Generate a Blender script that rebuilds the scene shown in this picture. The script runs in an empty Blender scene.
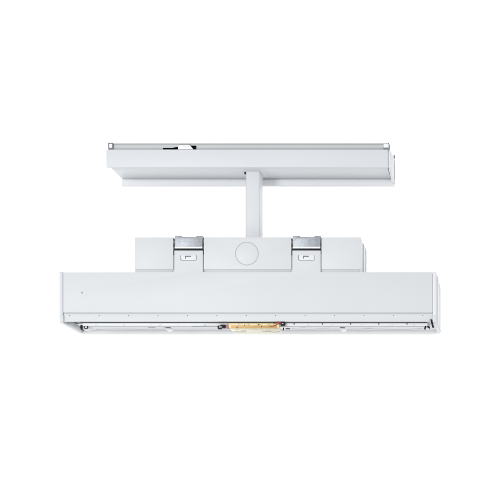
import bpy, bmesh, math, random
from mathutils import Vector, Matrix
random.seed(4)
MM = 0.001
D = 1500.0                      # camera distance to the front plane, millimetres
VX, VY = 530.0, 610.0           # where the lens axis meets the frame (the lens is shifted)

sc = bpy.context.scene
C = sc.collection

# ------------------------------------------------------------------ materials
def mat(name, col, rough=0.45, metal=0.0, bump=0.0, bscale=900.0, var=0.03, spec=0.22, trans=0.0, coat=0.0):
    m = bpy.data.materials.new(name); m.use_nodes = True
    nt = m.node_tree; b = nt.nodes['Principled BSDF']
    b.inputs['Roughness'].default_value = rough
    b.inputs['Metallic'].default_value = metal
    b.inputs['Specular IOR Level'].default_value = spec
    b.inputs['Transmission Weight'].default_value = trans
    b.inputs['Coat Weight'].default_value = coat
    tc = nt.nodes.new('ShaderNodeTexCoord')
    n = nt.nodes.new('ShaderNodeTexNoise'); n.inputs['Scale'].default_value = 14.0; n.inputs['Detail'].default_value = 4
    nt.links.new(tc.outputs['Object'], n.inputs['Vector'])
    r = nt.nodes.new('ShaderNodeValToRGB')
    r.color_ramp.elements[0].position = 0.3; r.color_ramp.elements[1].position = 0.7
    r.color_ramp.elements[0].color = (*[c * (1 - var) for c in col], 1)
    r.color_ramp.elements[1].color = (*[min(1, c * (1 + var)) for c in col], 1)
    nt.links.new(n.outputs['Fac'], r.inputs['Fac'])
    nt.links.new(r.outputs['Color'], b.inputs['Base Color'])
    if bump:
        n2 = nt.nodes.new('ShaderNodeTexNoise'); n2.inputs['Scale'].default_value = bscale; n2.inputs['Detail'].default_value = 2
        nt.links.new(tc.outputs['Object'], n2.inputs['Vector'])
        bp = nt.nodes.new('ShaderNodeBump'); bp.inputs['Strength'].default_value = bump; bp.inputs['Distance'].default_value = 0.0002
        nt.links.new(n2.outputs['Fac'], bp.inputs['Height']); nt.links.new(bp.outputs['Normal'], b.inputs['Normal'])
    return m

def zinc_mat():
    m = bpy.data.materials.new('zinc_steel_and_shade'); m.use_nodes = True
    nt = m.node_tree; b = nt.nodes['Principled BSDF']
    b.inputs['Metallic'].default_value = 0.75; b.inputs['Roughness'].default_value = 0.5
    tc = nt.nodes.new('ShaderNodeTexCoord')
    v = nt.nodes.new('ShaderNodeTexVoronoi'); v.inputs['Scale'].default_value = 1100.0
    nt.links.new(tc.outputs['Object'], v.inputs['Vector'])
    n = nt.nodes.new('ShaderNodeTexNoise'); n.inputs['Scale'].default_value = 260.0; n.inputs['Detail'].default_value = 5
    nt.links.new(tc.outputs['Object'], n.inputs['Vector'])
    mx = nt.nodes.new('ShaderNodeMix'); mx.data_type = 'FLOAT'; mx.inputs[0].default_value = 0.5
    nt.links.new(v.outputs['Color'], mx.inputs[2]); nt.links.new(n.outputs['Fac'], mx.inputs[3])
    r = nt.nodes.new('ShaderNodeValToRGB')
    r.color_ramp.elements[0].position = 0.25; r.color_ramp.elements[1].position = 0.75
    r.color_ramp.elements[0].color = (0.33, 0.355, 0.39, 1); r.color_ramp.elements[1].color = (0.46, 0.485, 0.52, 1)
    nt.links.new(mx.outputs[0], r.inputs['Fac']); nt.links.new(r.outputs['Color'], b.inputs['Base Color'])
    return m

M = {
    'paint':  mat('white_powder_coat', (0.705, 0.727, 0.750), 0.42, bump=0.10, bscale=1500, var=0.012),
    'paint2': mat('cool_powder_coat', (0.70, 0.72, 0.758), 0.42, bump=0.10, bscale=1500, var=0.012),
    'bright': mat('white_plastic', (0.86, 0.87, 0.88), 0.35, var=0.01),
    'rail':   mat('grey_aluminium', (0.58, 0.60, 0.61), 0.38, metal=0.0, var=0.02),
    'inner':  mat('inner_white', (0.73, 0.745, 0.77), 0.5, var=0.06),
    'zinc_and_shade':   zinc_mat(),
    'black':  mat('black_plastic', (0.012, 0.012, 0.014), 0.5, var=0.1),
    'gap_shade_led':   mat('dark_gap_shade_led', (0.085, 0.09, 0.095), 0.7, var=0.15),  # dark grey for the painted gap shade and the LED dots
    'groove': mat('grey_groove', (0.36, 0.38, 0.40), 0.6, var=0.02),
    'cap':    mat('matt_white_cap', (0.79, 0.80, 0.82), 0.6, var=0.01, spec=0.04),
    'groove2': mat('pale_groove', (0.50, 0.52, 0.54), 0.6, var=0.02),
    'paint3': mat('white_gloss', (0.78, 0.80, 0.82), 0.35, var=0.01),
    'dimple': mat('grey_dimple', (0.42, 0.44, 0.46), 0.6, var=0.02),
    'dot':    mat('grey_hole', (0.22, 0.23, 0.25), 0.6, var=0.02),
    'wrap':   mat('yellow_wrap', (0.84, 0.70, 0.37), 0.35, var=0.14),
    'orange': mat('orange_band', (0.66, 0.42, 0.18), 0.4, var=0.28),
    'clear':  mat('milky_plastic', (0.76, 0.75, 0.63), 0.25, var=0.10),
    'red':    mat('red_wire', (0.36, 0.05, 0.07), 0.4, var=0.05),
    'rose':   mat('rose_ferrule', (0.42, 0.20, 0.22), 0.4, var=0.05),
    'wall':   mat('white_backdrop_paper', (0.92, 0.92, 0.92), 0.9, var=0.003),
}

# ------------------------------------------------------------------ builders
def W(px, py, y):
    """a point at depth y (mm) behind the front plane"""
    f = (D + y) / D
    return Vector(((VX - 250 + (px - VX) * f) * MM, y * MM, (250 - VY + (VY - py) * f) * MM))

def bevel(bm, edges, w, seg=2):
    if w > 0:
        bmesh.ops.bevel(bm, geom=edges, offset=w * MM, segments=seg, affect='EDGES', profile=0.5, clamp_overlap=True)

def merge(dst, src, mi=0):
    me = bpy.data.meshes.new('tmp'); 
    for f in src.faces: f.material_index = mi
    src.to_mesh(me); src.free(); dst.from_mesh(me); bpy.data.meshes.remove(me)

def box(dst, px0, py0, px1, py1, y0, y1, bv=0.4, mi=0, seg=2):
    a, b = W(px0, py0, y0), W(px1, py1, y0)
    bm = bmesh.new()
    bmesh.ops.create_cube(bm, size=1.0)
    sx, sz, sy = abs(b.x - a.x), abs(a.z - b.z), (y1 - y0) * MM
    c = Vector(((a.x + b.x) / 2, (y0 + y1) / 2 * MM, (a.z + b.z) / 2))
    for v in bm.verts:
        v.co = Vector((v.co.x * sx, v.co.y * sy, v.co.z * sz)) + c
    bevel(bm, bm.edges[:], bv, seg)
    merge(dst, bm, mi)

def prism(dst, pts, y0, y1, bv=0.4, mi=0, ref=None, seg=2):
    """an outline (at depth ref or y0) extruded straight back from y0 to y1"""
    ref = y0 if ref is None else ref
    bm = bmesh.new()
    vs = []
    for p in pts:
        w = W(p[0], p[1], ref); w.y = y0 * MM; vs.append(bm.verts.new(w))
    f = bm.faces.new(vs)
    r = bmesh.ops.extrude_face_region(bm, geom=[f])
    for g in r['geom']:
        if isinstance(g, bmesh.types.BMVert): g.co.y = y1 * MM
    bmesh.ops.recalc_face_normals(bm, faces=bm.faces[:])
    bevel(bm, bm.edges[:], bv, seg)
    merge(dst, bm, mi)

def sideprism(dst, pts, x0, x1, bv=0.4, mi=0, seg=2):
    """an outline in (depth y, front-plane py) extruded along x between front-plane pixel columns x0 and x1"""
    bm = bmesh.new(); vs = []
    X0, X1 = (x0 - 250) * MM, (x1 - 250) * MM
    for (y, py) in pts: vs.append(bm.verts.new((X0, y * MM, (250 - py) * MM)))
    f = bm.faces.new(vs)
    r = bmesh.ops.extrude_face_region(bm, geom=[f])
    for g in r['geom']:
        if isinstance(g, bmesh.types.BMVert): g.co.x = X1
    bmesh.ops.recalc_face_normals(bm, faces=bm.faces[:])
    bevel(bm, bm.edges[:], bv, seg)
    merge(dst, bm, mi)

def cyl(dst, p0, p1, r, mi=0, n=24, bv=0.0, r2=None):
    p0, p1 = Vector(p0), Vector(p1); d = p1 - p0
    bm = bmesh.new()
    bmesh.ops.create_cone(bm, cap_ends=True, segments=n, radius1=r * MM, radius2=(r if r2 is None else r2) * MM, depth=d.length)
    if bv: bevel(bm, [e for e in bm.edges if any(len(f.verts) > 4 for f in e.link_faces)], bv)
    q = d.to_track_quat('Z', 'Y').to_matrix().to_4x4()
    bm.transform(Matrix.Translation((p0 + p1) / 2) @ q)
    merge(dst, bm, mi)

def ring(dst, c, r, w, mi=0, n=48, nn=10):
    """a torus in the XZ plane"""
    bm = bmesh.new(); rows = []
    for i in range(n):
        a = 2 * math.pi * i / n; row = []
        for j in range(nn):
            b = 2 * math.pi * j / nn
            R = (r + w * math.cos(b)) * MM
            row.append(bm.verts.new((c.x + R * math.cos(a), c.y + w * math.sin(b) * MM, c.z + R * math.sin(a))))
        rows.append(row)
    for i in range(n):
        for j in range(nn):
            bm.faces.new((rows[i][j], rows[(i + 1) % n][j], rows[(i + 1) % n][(j + 1) % nn], rows[i][(j + 1) % nn]))
    bmesh.ops.recalc_face_normals(bm, faces=bm.faces[:])
    merge(dst, bm, mi)

def tube(dst, pts, r, mi=0, n=8):
    pts = [Vector(p) for p in pts]
    # Catmull-Rom smoothing
    q = []
    P = [pts[0]] + pts + [pts[-1]]
    for i in range(1, len(P) - 2):
        for k in range(6):
            t = k / 6
            q.append(0.5 * ((2 * P[i]) + (P[i + 1] - P[i - 1]) * t + (2 * P[i - 1] - 5 * P[i] + 4 * P[i + 1] - P[i + 2]) * t * t
                            + (3 * P[i] - P[i - 1] - 3 * P[i + 1] + P[i + 2]) * t ** 3))
    q.append(pts[-1])
    bm = bmesh.new(); rows = []
    for i, p in enumerate(q):
        d = (q[min(i + 1, len(q) - 1)] - q[max(i - 1, 0)]).normalized()
        u = d.cross(Vector((0, 0, 1)))
        u = u.normalized() if u.length > 1e-4 else Vector((1, 0, 0))
        v = d.cross(u)
        rows.append([bm.verts.new(p + (u * math.cos(2 * math.pi * j / n) + v * math.sin(2 * math.pi * j / n)) * r * MM) for j in range(n)])
    for i in range(len(rows) - 1):
        for j in range(n):
            bm.faces.new((rows[i][j], rows[i][(j + 1) % n], rows[i + 1][(j + 1) % n], rows[i + 1][j]))
    bm.faces.new(rows[0]); bm.faces.new(rows[-1])
    bmesh.ops.recalc_face_normals(bm, faces=bm.faces[:])
    merge(dst, bm, mi)

def mesh_of(bm, name, mats):
    me = bpy.data.meshes.new(name); bm.to_mesh(me); bm.free()
    for m in mats: me.materials.append(M[m])
    me.polygons.foreach_set('use_smooth', [True] * len(me.polygons))
    me.set_sharp_from_angle(angle=math.radians(35))
    return me

def obj(name, bm, mats, parent=None):
    mats = [mats] if isinstance(mats, str) else mats
    o = bpy.data.objects.new(name, mesh_of(bm, name, mats)); C.objects.link(o)
    if parent is not None: o.parent = parent
    return o

def cut(o, cutters):
    """carve a bmesh out of an object's mesh (the carved faces take the object's last material)"""
    c = bpy.data.objects.new('cutter', bpy.data.meshes.new('cutter'))
    cutters.to_mesh(c.data); cutters.free(); C.objects.link(c)
    for m in o.data.materials: c.data.materials.append(m)
    for p in c.data.polygons: p.material_index = max(0, len(o.data.materials) - 1)
    md = o.modifiers.new('cut', 'BOOLEAN'); md.operation = 'DIFFERENCE'; md.solver = 'EXACT'; md.object = c
    dg = bpy.context.evaluated_depsgraph_get(); dg.update()
    me = bpy.data.meshes.new_from_object(o.evaluated_get(dg), preserve_all_data_layers=True, depsgraph=dg)
    o.modifiers.clear(); old = o.data; o.data = me; bpy.data.meshes.remove(old)
    bpy.data.objects.remove(c, do_unlink=True)
    o.data.polygons.foreach_set('use_smooth', [True] * len(o.data.polygons))
    o.data.set_sharp_from_angle(angle=math.radians(35))
B = bmesh.new

# ------------------------------------------------------------------ the light fitting
root = bpy.data.objects.new('linear_luminaire', None); C.objects.link(root)
root['label'] = 'white linear light fitting hanging by a short square stem from a narrow mounting bar'
root['category'] = 'light fitting'

# --- mounting bar (upper)
bm = B()
box(bm, 110.4, 149.8, 387.2, 167.3, 3.2, 43.0, 0.5)          # channel
bar = obj('mounting_bar', bm, 'paint', root)
bm = B()
sideprism(bm, [(43.2, 150.0), (45.2, 150.0), (45.2, 173.9), (41.5, 173.9), (41.5, 168.0), (43.2, 167.6)], 110.2, 390.6, 0.35)
obj('rear_lip', bm, 'cap', bar)
bm = B()
box(bm, 106.2, 149.4, 387.8, 167.2, 0.0, 3.0, 0.55)
obj('front_cover', bm, 'paint2', bar)
bm = B()                                                       # plate closing the right end
sideprism(bm, [(1.5, 150.0), (41.0, 144.5), (43.0, 147.0), (43.0, 172.6), (36.0, 171.0), (1.5, 167.0)], 388.1, 390.4, 0.5)
sideprism(bm, [(36.0, 143.6), (42.5, 143.6), (42.5, 146.0), (36.0, 146.0)], 390.5, 391.3, 0.2, 1)
sideprism(bm, [(42.2, 146.6), (43.4, 146.6), (43.4, 172.4), (42.2, 172.4)], 390.5, 391.0, 0.1, 2)
obj('end_cap', bm, ['cap', 'dot', 'groove2'], bar)

# --- rail on top of the bar
bm = B()
sideprism(bm, [(2.2, 143.0), (14, 143.0), (14, 149.2), (2.2, 149.2)], 108.6, 389.0, 0.35)
rail = obj('mounting_rail', bm, ['rail', 'black'], root)
c = B()
prism(c, [(162.2, 146.9), (172, 146.8), (174.5, 146.2), (177.4, 145.8), (177.4, 148.9), (162.2, 148.9)], -1, 7, 0)
prism(c, [(189.5, 144.6), (195.8, 144.6), (195.8, 148.7), (193.0, 148.7), (192.0, 147.2)], -1, 7, 0)
cut(rail, c)
bm = B()
sideprism(bm, [(1.5, 142.8), (14, 142.8), (14, 142.95), (2.6, 143.6), (1.5, 143.6)], 113.0, 388.8, 0.1)
obj('rail_flange', bm, 'groove', rail)
bm = B()
sideprism(bm, [(1.6, 148.1), (2.1, 148.1), (2.1, 149.3), (1.6, 149.3)], 113.0, 162.0, 0.1)
sideprism(bm, [(1.6, 148.1), (2.1, 148.1), (2.1, 149.3), (1.6, 149.3)], 196.0, 384.0, 0.1)
obj('rail_flange', bm, 'groove', rail)
bm = B()
prism(bm, [(178.0, 145.6), (180.5, 144.8), (189.3, 144.7), (191.6, 147.2), (192.8, 149.0), (178.0, 149.0)], 0.2, 6, 0.35)
prism(bm, [(180.5, 144.2), (189.6, 144.1), (189.6, 144.6), (180.5, 144.7)], 0.6, 6, 0.0, 1)
obj('latch_lever', bm, ['bright', 'groove'], rail)
bm = B()
box(bm, 108.0, 142.6, 113.0, 149.2, 0.6, 12, 0.3, 1)
box(bm, 109.1, 143.7, 111.9, 147.7, 0.2, 3, 0.3, 0)
obj('end_clip', bm, ['bright', 'dot'], rail)
bm = B()
box(bm, 383.6, 143.9, 388.6, 147.6, 0.4, 10, 0.3, 0)
box(bm, 383.4, 147.5, 388.9, 148.9, 0.6, 10, 0.2, 1)
box(bm, 388.2, 142.7, 389.1, 148.4, 0.7, 12, 0.15, 1)
obj('end_clip', bm, ['bright', 'dot'], rail)

# --- stem
bm = B()
sx0, sx1 = W(246.0, 0, 12).x / MM + 250, W(259.7, 0, 12).x / MM + 250
sideprism(bm, [(12, 167.2), (30, 167.2), (30, 240.0), (12, 240.0)], sx0, sx1, 1.3, 0, 4)
sideprism(bm, [(15, 171.5), (29, 171.5), (29, 238.0), (15, 238.0)], sx0 - 0.9, sx0 - 0.05, 0.1, 1)
stem = obj('stem', bm, ['paint', 'groove2'], root)
bm = B()
p = W(245.4, 173.2, 14)
cyl(bm, p + Vector((-.3 * MM, -1.0 * MM, 0)), p + Vector((1.5 * MM, 6 * MM, 0)), 1.0, 0, 16, 0.2)
obj('pivot_pin', bm, 'black', stem)
bm = B()
p = W(262.4, 174.2, 29)
cyl(bm, p + Vector((-2 * MM, 0, 0)), p + Vector((0.5 * MM, 0, 0)), 0.8, 0, 16, 0.2)
obj('pivot_pin', bm, 'dot', stem)
bm = B()                                                       # collar where the stem enters the bar
prism(bm, [(244.6, 171.0), (264.6, 171.0), (264.6, 168.9), (244.6, 168.9)], 13.0, 34, 0.3)
obj('stem_collar', bm, 'paint', stem)

# --- gear box with its notched cover
NX = [(173.4, 203.6), (291.4, 321.4)]
bm = B()
bot = 269.4
prism(bm, [(134.4, 237.2), (NX[0][0], 237.2), (NX[0][0], bot), (134.4, bot)], 0.4, 2.1, 0.5)
prism(bm, [(NX[0][1], 237.2), (NX[1][0], 237.2), (NX[1][0], bot), (NX[0][1], bot)], 0.4, 2.1, 0.5)
prism(bm, [(NX[1][1], 237.2), (361.0, 237.2), (361.0, bot), (NX[1][1], bot)], 0.4, 2.1, 0.5)
gear = obj('gear_box', bm, ['paint', 'rail'], root)
kc = W(247.0, 253.6, 0.4)
c = B()
cc = B(); ring(cc, kc, 11.4, 0.48, 0, 96, 10); merge(c, cc)
cut(gear, c)
bm = B(); cyl(bm, kc + Vector((0, -0.10 * MM, 0)), kc + Vector((0, 1.0 * MM, 0)), 10.7, 0, 64, 0.12)
obj('knockout', bm, 'paint', gear)
bm = B()
box(bm, 136.1, 262.0, 359.3, 273.4, 9.1, 11.9, 0.1)
for a, b in NX: box(bm, a - 0.4, 238.4, b + 0.4, 252.5, 4.2, 9.0, 0.1); box(bm, a - 0.4, 252.6, b + 0.4, 273.4, 2.3, 9.0, 0.1)
box(bm, 136.1, 267.0, 172.8, 273.2, 2.2, 9.0, 0.1); box(bm, 204.2, 267.0, 290.8, 273.2, 2.2, 9.0, 0.1); box(bm, 322.0, 267.0, 359.3, 273.2, 2.2, 9.0, 0.1)
obj('inner_flange', bm, 'paint', gear)
bm = B()
sideprism(bm, [(2.15, 237.4), (12, 237.4), (12, 273.2), (2.15, 273.2)], 134.5, 136.2, 0.2)
sideprism(bm, [(2.15, 237.4), (12, 237.4), (12, 273.2), (2.15, 273.2)], 359.2, 360.9, 0.2)
sideprism(bm, [(2.15, 237.4), (12, 237.4), (12, 238.4), (2.15, 238.4)], 136.1, 172.8, 0.2)
sideprism(bm, [(2.15, 237.4), (12, 237.4), (12, 238.4), (2.15, 238.4)], 204.2, 290.8, 0.2)
sideprism(bm, [(2.15, 237.4), (12, 237.4), (12, 238.4), (2.15, 238.4)], 322.0, 359.3, 0.2)
obj('side_flange', bm, 'paint', gear)
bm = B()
sideprism(bm, [(12.1, 237.9), (25, 237.9), (25, 273.2), (12.1, 273.2)], 136.0, 360.5, 0.2, 1)  # zinc grey stripes stand in for shade in the side recesses
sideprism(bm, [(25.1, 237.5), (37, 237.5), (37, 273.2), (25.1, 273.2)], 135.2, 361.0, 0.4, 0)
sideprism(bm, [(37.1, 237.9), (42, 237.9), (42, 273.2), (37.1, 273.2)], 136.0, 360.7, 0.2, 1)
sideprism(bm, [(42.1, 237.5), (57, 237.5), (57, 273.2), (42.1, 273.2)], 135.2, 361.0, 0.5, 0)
obj('gear_tray', bm, ['paint', 'zinc_and_shade'], gear)

# --- housing (lower body)
bm = B()
sideprism(bm, [(70, 272.2), (70, 313.8), (68.4, 313.8), (68.4, 274.0), (1.62, 274.0), (1.62, 272.2)], 63.0, 432.6, 0.45)
T = ((174.3, 202.8), (292.3, 320.6))
prism(bm, [(63.0, 272.0), (T[0][0], 272.0), (T[0][0], 250.4), (T[0][1], 250.4), (T[0][1], 272.0), (T[1][0], 272.0), (T[1][0], 250.4), (T[1][1], 250.4),
           (T[1][1], 272.0), (432.6, 272.0), (432.6, 312.6), (63.0, 312.6)], 0.0, 1.6, 0.4)
# lower front rim, set back under the folded edge of the front panel
sideprism(bm, [(2.4, 311.5), (3.7, 311.5), (3.7, 321.2), (1.7, 321.3), (1.3, 320.7), (1.3, 314.0)], 63.0, 432.6, 0.3)
housing = obj('housing', bm, ['paint', 'dimple'], root)
c = B()
for i in range(13):
    p = W(69.8 + 29.42 * i, 315.6, 1.3)
    cyl(c, p + Vector((0, -3 * MM, 0)), p + Vector((0, 0.6 * MM, 0)), 0.5, 0, 12)
p = W(82.2, 292.6, 0)
cyl(c, p + Vector((0, -2 * MM, 0)), p + Vector((0, 0.6 * MM, 0)), 0.85, 0, 20)
cut(housing, c)
# end caps
for side in (0, 1):
    bm = B()
    if side == 0:
        x0, x1, xo0, xo1 = 59.2, 62.8, 58.6, 59.1
    else:
        x0, x1, xo0, xo1 = 432.9, 436.2, 436.3, 437.0
    prof = [(-0.5, 272.4), (1.0, 271.6), (68, 271.6), (70.5, 274), (70.5, 319.0), (69.0, 321.2), (0.4, 322.6), (-0.5, 321.2)]
    sideprism(bm, prof, x0, x1, 0.6, 0, 3)
    sideprism(bm, [(11, 273.4), (36, 273.4), (36, 320.2), (11, 320.2)], xo0, xo1, 0.25, 0, 2)
    sideprism(bm, [(42, 273.4), (69, 273.4), (69.8, 274.4), (69.8, 318.4), (68.6, 319.6), (42, 319.6)], xo0, xo1, 0.25, 0, 2)
    cap = obj('end_cap', bm, ['cap' if side else 'paint2'], housing)
    bm = B()                                                   # screw boss near the front lower corner
    if side == 0:
        box(bm, 59.0, 315.2, 63.2, 322.3, -1.0, 1.0, 0.7, 0, 3)
    else:
        box(bm, 432.6, 315.2, 436.7, 322.3, -0.9, 1.0, 0.7, 0, 3)
    obj('corner_block', bm, 'paint', cap)

# mounting tabs that rise from the front panel into the notches, each with a lanced slot
c = B()
for a, b in T:
    cx = (a + b) / 2
    prism(c, [(cx - 8.4, 255.2), (cx - 7.4, 254.4), (cx + 7.2, 254.4), (cx + 8.2, 255.2), (cx + 8.2, 259.4), (cx + 7.2, 260.4), (cx - 7.4, 260.4), (cx - 8.4, 259.4)], -1, 0.75, 0)
housing.data.materials.append(M['groove2'])
cut(housing, c)
for a, b in T:
    cx = (a + b) / 2
    bm = B()
    prism(bm, [(cx - 7.6, 254.6), (cx + 7.9, 254.6), (cx + 7.9, 259.5), (cx + 7.0, 260.0), (cx - 6.6, 260.0), (cx - 7.6, 259.0)], 0.10, 0.7, 0.2)
    prism(bm, [(cx - 3.6, 255.7), (cx + 2.4, 255.7), (cx + 2.4, 256.8), (cx - 2.7, 256.9), (cx - 2.7, 258.7), (cx - 3.6, 258.7)], 0.02, 0.3, 0, 1)
    obj('lanced_slot', bm, ['paint3', 'dot'], housing)
    bm = B()
    box(bm, a + 0.2, 236.8, b - 0.2, 250.2, 2.4, 4.0, 0.3)
    obj('mounting_tab', bm, 'paint', housing)

# spring clips
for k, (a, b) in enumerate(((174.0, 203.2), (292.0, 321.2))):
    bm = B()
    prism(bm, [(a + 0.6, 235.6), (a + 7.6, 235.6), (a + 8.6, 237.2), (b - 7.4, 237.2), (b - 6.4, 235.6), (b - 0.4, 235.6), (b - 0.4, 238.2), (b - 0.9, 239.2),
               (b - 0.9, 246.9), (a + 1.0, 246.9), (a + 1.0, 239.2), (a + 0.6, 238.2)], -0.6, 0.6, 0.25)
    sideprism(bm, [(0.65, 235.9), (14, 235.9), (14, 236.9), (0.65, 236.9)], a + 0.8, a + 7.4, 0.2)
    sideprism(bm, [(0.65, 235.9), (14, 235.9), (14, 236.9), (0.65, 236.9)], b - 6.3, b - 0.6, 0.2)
    clip = obj('spring_clip', bm, ['zinc_and_shade'], root)
    bm = B()
    sideprism(bm, [(-0.9, 246.8), (0.4, 246.8), (0.4, 248.5), (-0.9, 248.5)], a + 0.8, b - 0.8, 0.3)
    obj('clip_edge', bm, ['bright'], clip)
    bm = B()
    sideprism(bm, [(0.5, 248.4), (2.2, 248.4), (2.2, 250.2), (0.5, 250.2)], a, b - 0.2, 0.15)  # black bar and dashes stand in for slot and gap shadows
    for (y0, y1) in ((238.4, 240.4), (243.2, 247.0), (250.3, 255.0)):
        box(bm, a - 0.7, y0, a + 0.1, y1, 0.6, 1.6, 0.15)
        box(bm, b - 0.2, y0, b + 0.5, y1 - 1.0, 0.6, 1.6, 0.15)
    obj('clip_gap_shade', bm, ['black'], clip)

# --- underside: painted gap shade, carrier strip, reflector
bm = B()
sideprism(bm, [(3.8, 318.6), (5.2, 318.6), (5.2, 322.2), (3.8, 322.2)], 79.2, 426.4, 0.2)  # dark strip stands in for the shadow gap behind the lip
obj('gap_shade_strip', bm, 'gap_shade_led', root)
bm = B()
sideprism(bm, [(5.4, 318.0), (7.4, 318.0), (7.4, 324.6), (5.4, 324.6)], 81.0, 427.0, 0.3)
strip = obj('led_strip', bm, ['bright'], root)
LED = None
for x in (266.0, 294.2, 322.5, 350.6, 378.8, 407.0):
    p = W(x, 324.0, 5.4)
    if LED is None:
        bm = B(); cyl(bm, (0, -0.5 * MM, 0), (0, 0.8 * MM, 0), 0.65, 0, 16, 0.2)
        LED = obj('led', bm, 'gap_shade_led', strip); o = LED
    else:
        o = LED.copy(); C.objects.link(o)
    o.location = p
bm = B()                                                        # sloping inner reflector
sideprism(bm, [(8.4, 320.5), (64.5, 318.3), (64.5, 316.8), (8.4, 318.0)], 64.0, 432.0, 0.2)
sideprism(bm, [(7.5, 323.4), (8.3, 323.4), (8.3, 325.4), (7.5, 325.4)], 88.0, 424.0, 0.1, 1)
for i in range(24):
    x = 92 + 14.2 * i + random.uniform(-4, 4)
    if 212 < x < 292: continue
    y0 = random.uniform(14, 50); zf = 320.5 - (y0 - 8.4) * 2.2 / 56.1
    sideprism(bm, [(y0, zf - 0.6), (y0 + 5, zf - 0.8), (y0 + 5, zf + random.uniform(.5, 1.3)), (y0, zf + random.uniform(.5, 1.2))], x, x + random.uniform(2.5, 9), 0.2, random.choice((0, 0, 2)))
for x in (96, 124, 151, 160, 178, 205, 308, 332, 362, 392, 414):
    cyl(bm, W(x, 325.0, 5.2), W(x, 325.0, 6.0), random.uniform(.45, .7), 2, 12, 0.1)
tube(bm, [W(96.0, 329.4, 26), W(120, 328.9, 26), W(150, 329.7, 26), W(164, 329.1, 26)], 0.25, 2)
tube(bm, [W(292.0, 328.6, 18), W(304, 329.3, 22), W(322, 328.7, 24), W(339, 329.2, 26)], 0.25, 2)
tube(bm, [W(347.0, 329.2, 26), W(370, 328.7, 26), W(398, 329.5, 24), W(422, 328.4, 18)], 0.25, 2)
obj('reflector', bm, ['inner', 'groove2', 'rail'], root)
bm = B()
sideprism(bm, [(64.7, 316.8), (66.0, 318.6), (68.0, 319.4), (68.0, 314.0), (70.0, 314.0), (70.0, 321.9), (66.4, 321.9), (64.7, 320.4)], 63.6, 432.4, 0.5, 0, 4)
obj('rear_rim', bm, 'bright', housing)
# small retaining clips, ends of the tray
for x in (168.6, 343.0):
    bm = B()
    prism(bm, [(x - 3.2, 327.9), (x + 2.2, 327.9), (x + 2.8, 329.2), (x + 1.2, 330.2), (x - 2.0, 330.2)], 26, 34, 0.3)
    prism(bm, [(x - 3.0, 327.1), (x + 1.6, 327.1), (x + 2.2, 328.0), (x - 3.2, 328.0)], 25.6, 34, 0.1, 1)
    obj('retaining_clip', bm, ['bright', 'dot'], root)
bm = B()
box(bm, 80.3, 324.9, 82.0, 329.4, 7.9, 16, 0.3, 1)
ring(bm, W(86.0, 327.2, 9), 1.6, 0.5, 1, 24, 8)
cyl(bm, W(86.0, 327.2, 8.6), W(86.0, 327.2, 16), 1.2, 0, 16, 0.2)
box(bm, 82.4, 325.8, 89.5, 329.2, 10, 20, 0.4, 0)
prism(bm, [(66.5, 322.2), (73.5, 322.2), (80.0, 326.0), (80.0, 328.0), (76.0, 327.0), (72.0, 324.0)], 9, 20, 0.3, 2)
obj('end_bracket', bm, ['inner', 'black', 'groove'], root)
bm = B()
prism(bm, [(430.2, 319.2), (431.9, 319.4), (434.2, 327.6), (432.0, 327.2)], -0.2, 2, 0.2, 1)
prism(bm, [(424.0, 328.6), (425.4, 325.0), (426.2, 325.2), (425.8, 328.2)], 9, 16, 0.2, 1)
prism(bm, [(427.0, 325.6), (430.0, 326.8), (429.6, 328.4), (427.6, 327.8)], 9, 16, 0.2, 1)
box(bm, 423.6, 322.4, 430.0, 328.4, 10, 20, 0.4, 0)
obj('end_bracket', bm, ['inner', 'black'], root)

# --- battery pack and its leads
bm = B()
a = W(229.0, 325.8, 2.7)
b = W(279.6, 325.8, 2.7)
L = b.x - a.x
for i in range(5):
    p0 = Vector((a.x + L * i / 5 + 0.1 * MM, a.y, a.z)); p1 = Vector((a.x + L * (i + 1) / 5 - 0.1 * MM, a.y, a.z))
    cyl(bm, p0, p1, 2.6, 0, 32, 0.35)
battery = obj('battery_pack', bm, ['wrap'], root)
bm = B()
box(bm, 231.0, 325.4, 276.5, 327.6, -0.1, 1.4, 0.3)
for x, p in ((258.2, 324.3), (261.0, 326.0), (244.0, 324.6), (236.5, 326.8)):
    box(bm, x, p, x + 1.1, p + 0.7, -0.35, 1.5, 0.1, 1)
for x, w_ in ((233, 6), (242.5, 4), (251, 5.5), (263, 4.5)):  # white slivers paint sheen highlights onto the wrap
    box(bm, x, 324.2, x + w_, 324.8, 0.2, 1.6, 0.1, 2)
obj('wrap_band_and_sheen', bm, ['orange', 'black', 'bright'], battery)
bm = B()
prism(bm, [(229.6, 328.5), (280.6, 328.4), (280.0, 331.6), (277.0, 332.4), (234.0, 332.4), (231.6, 331.8)], 3.5, 12, 0.5, 0)
tube(bm, [W(229.2, 328.6, 3.3), W(231.0, 331.5, 3.3), W(234.0, 332.0, 3.3), W(246.0, 331.8, 3.3)], 0.2, 1)
tube(bm, [W(262.0, 331.8, 3.3), W(268.0, 331.4, 3.3), W(275.0, 332.2, 3.3), W(280.6, 330.8, 3.3)], 0.2, 1)
box(bm, 249.5, 329.3, 257.5, 330.9, 3.2, 5, 0.3, 2)
for x, w_, p in ((235, 4, 329.6), (241, 5.5, 330.2), (260, 3, 329.4), (265, 6, 330.0), (273.5, 3.5, 329.6)):
    box(bm, x, p, x + w_, p + 0.7, 3.25, 5, 0.15, 3)
obj('battery_cradle', bm, ['clear', 'groove', 'inner', 'rail'], battery)

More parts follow.
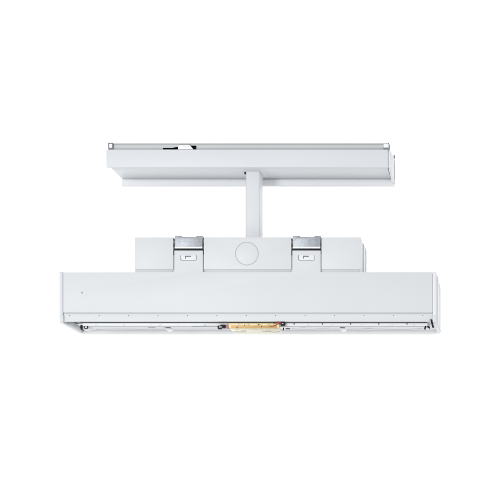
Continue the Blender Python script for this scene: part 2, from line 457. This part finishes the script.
bm = B()
box(bm, 217.4, 325.4, 221.4, 328.8, 1.0, 5.2, 0.6); box(bm, 220.2, 324.4, 225.2, 327.8, 0.4, 5.0, 0.6)
box(bm, 219.0, 326.4, 221.8, 327.4, 0.2, 2, 0.2, 1)
conn = obj('connector', bm, ['black', 'rail'], root)
bm = B(); box(bm, 225.5, 324.4, 228.8, 328.2, 0.8, 5, 0.6)
obj('ferrule', bm, 'rose', conn)
bm = B()
box(bm, 280.4, 321.9, 284.8, 325.4, 0.6, 5.2, 0.7); box(bm, 281.8, 323.0, 283.4, 323.8, 0.4, 2, 0.2, 1)
box(bm, 282.9, 327.4, 283.8, 330.2, 8, 9.5, 0.2); box(bm, 285.6, 328.2, 289.8, 328.8, 9, 12, 0.1)
obj('connector', bm, ['black', 'rail'], root)
bm = B()
tube(bm, [W(270.0, 326.2, 0.0), W(275.0, 325.6, -0.3), W(278.2, 323.8, 0.6), W(281.0, 322.9, 1.4)], 0.42)
tube(bm, [W(273.4, 323.6, 1.2), W(277.2, 322.8, 0.4), W(281.0, 322.4, 1.4)], 0.38)
obj('lead_wire', bm, 'red', root)
bm = B()
tube(bm, [W(188.0, 326.6, 8.6), W(205.0, 326.4, 5), W(212.0, 326.0, 3), W(217.6, 326.6, 2.6)], 0.35)
obj('lead_wire', bm, 'groove', root)

# ------------------------------------------------------------------ backdrop
bm = B()
vs = [bm.verts.new(v) for v in ((-4, 1.4, -4), (4, 1.4, -4), (4, 1.4, 4), (-4, 1.4, 4))]
bm.faces.new(vs)
bd = obj('backdrop', bm, 'wall'); bd['kind'] = 'structure'

# ------------------------------------------------------------------ light
w = bpy.data.worlds.new('World'); sc.world = w; w.use_nodes = True
w.node_tree.nodes['Background'].inputs['Color'].default_value = (1, 1, 1, 1)
w.node_tree.nodes['Background'].inputs['Strength'].default_value = 0.76

def area(name, loc, aim, size, power):
    l = bpy.data.lights.new(name, 'AREA'); l.shape = 'SQUARE'; l.size = size; l.energy = power
    o = bpy.data.objects.new(name, l); C.objects.link(o); o.location = loc
    o.rotation_euler = (Vector(aim) - Vector(loc)).to_track_quat('-Z', 'Y').to_euler()
area('key_softbox', (-1.5, -3.2, -0.1), (0, 0, 0), 0.9, 38)
area('underneath_softbox', (0.1, -1.2, -1.6), (0, 0, 0), 0.8, 4.4)
area('backdrop_lamp', (-1.3, 0.6, 0), (-0.7, 1.4, 0), 0.8, 13)
area('backdrop_lamp', (1.3, 0.6, 0), (0.7, 1.4, 0), 0.8, 13)

# ------------------------------------------------------------------ camera
cam = bpy.data.cameras.new('camera'); co = bpy.data.objects.new('camera', cam); C.objects.link(co)
co.location = ((VX - 250) * MM, -D * MM, (250 - VY) * MM)
co.rotation_euler = (math.radians(90), 0, 0)
cam.sensor_width = 36; cam.lens = 36 * D / 500
cam.shift_x = -(VX - 250) / 500; cam.shift_y = (VY - 250) / 500
cam.clip_start = 0.05; cam.clip_end = 100
sc.camera = co

sc.render.engine = 'CYCLES'
sc.cycles.max_bounces = 8
vs_ = sc.view_settings
vs_.view_transform = 'Standard'; vs_.look = 'None'; vs_.exposure = 0; vs_.gamma = 1
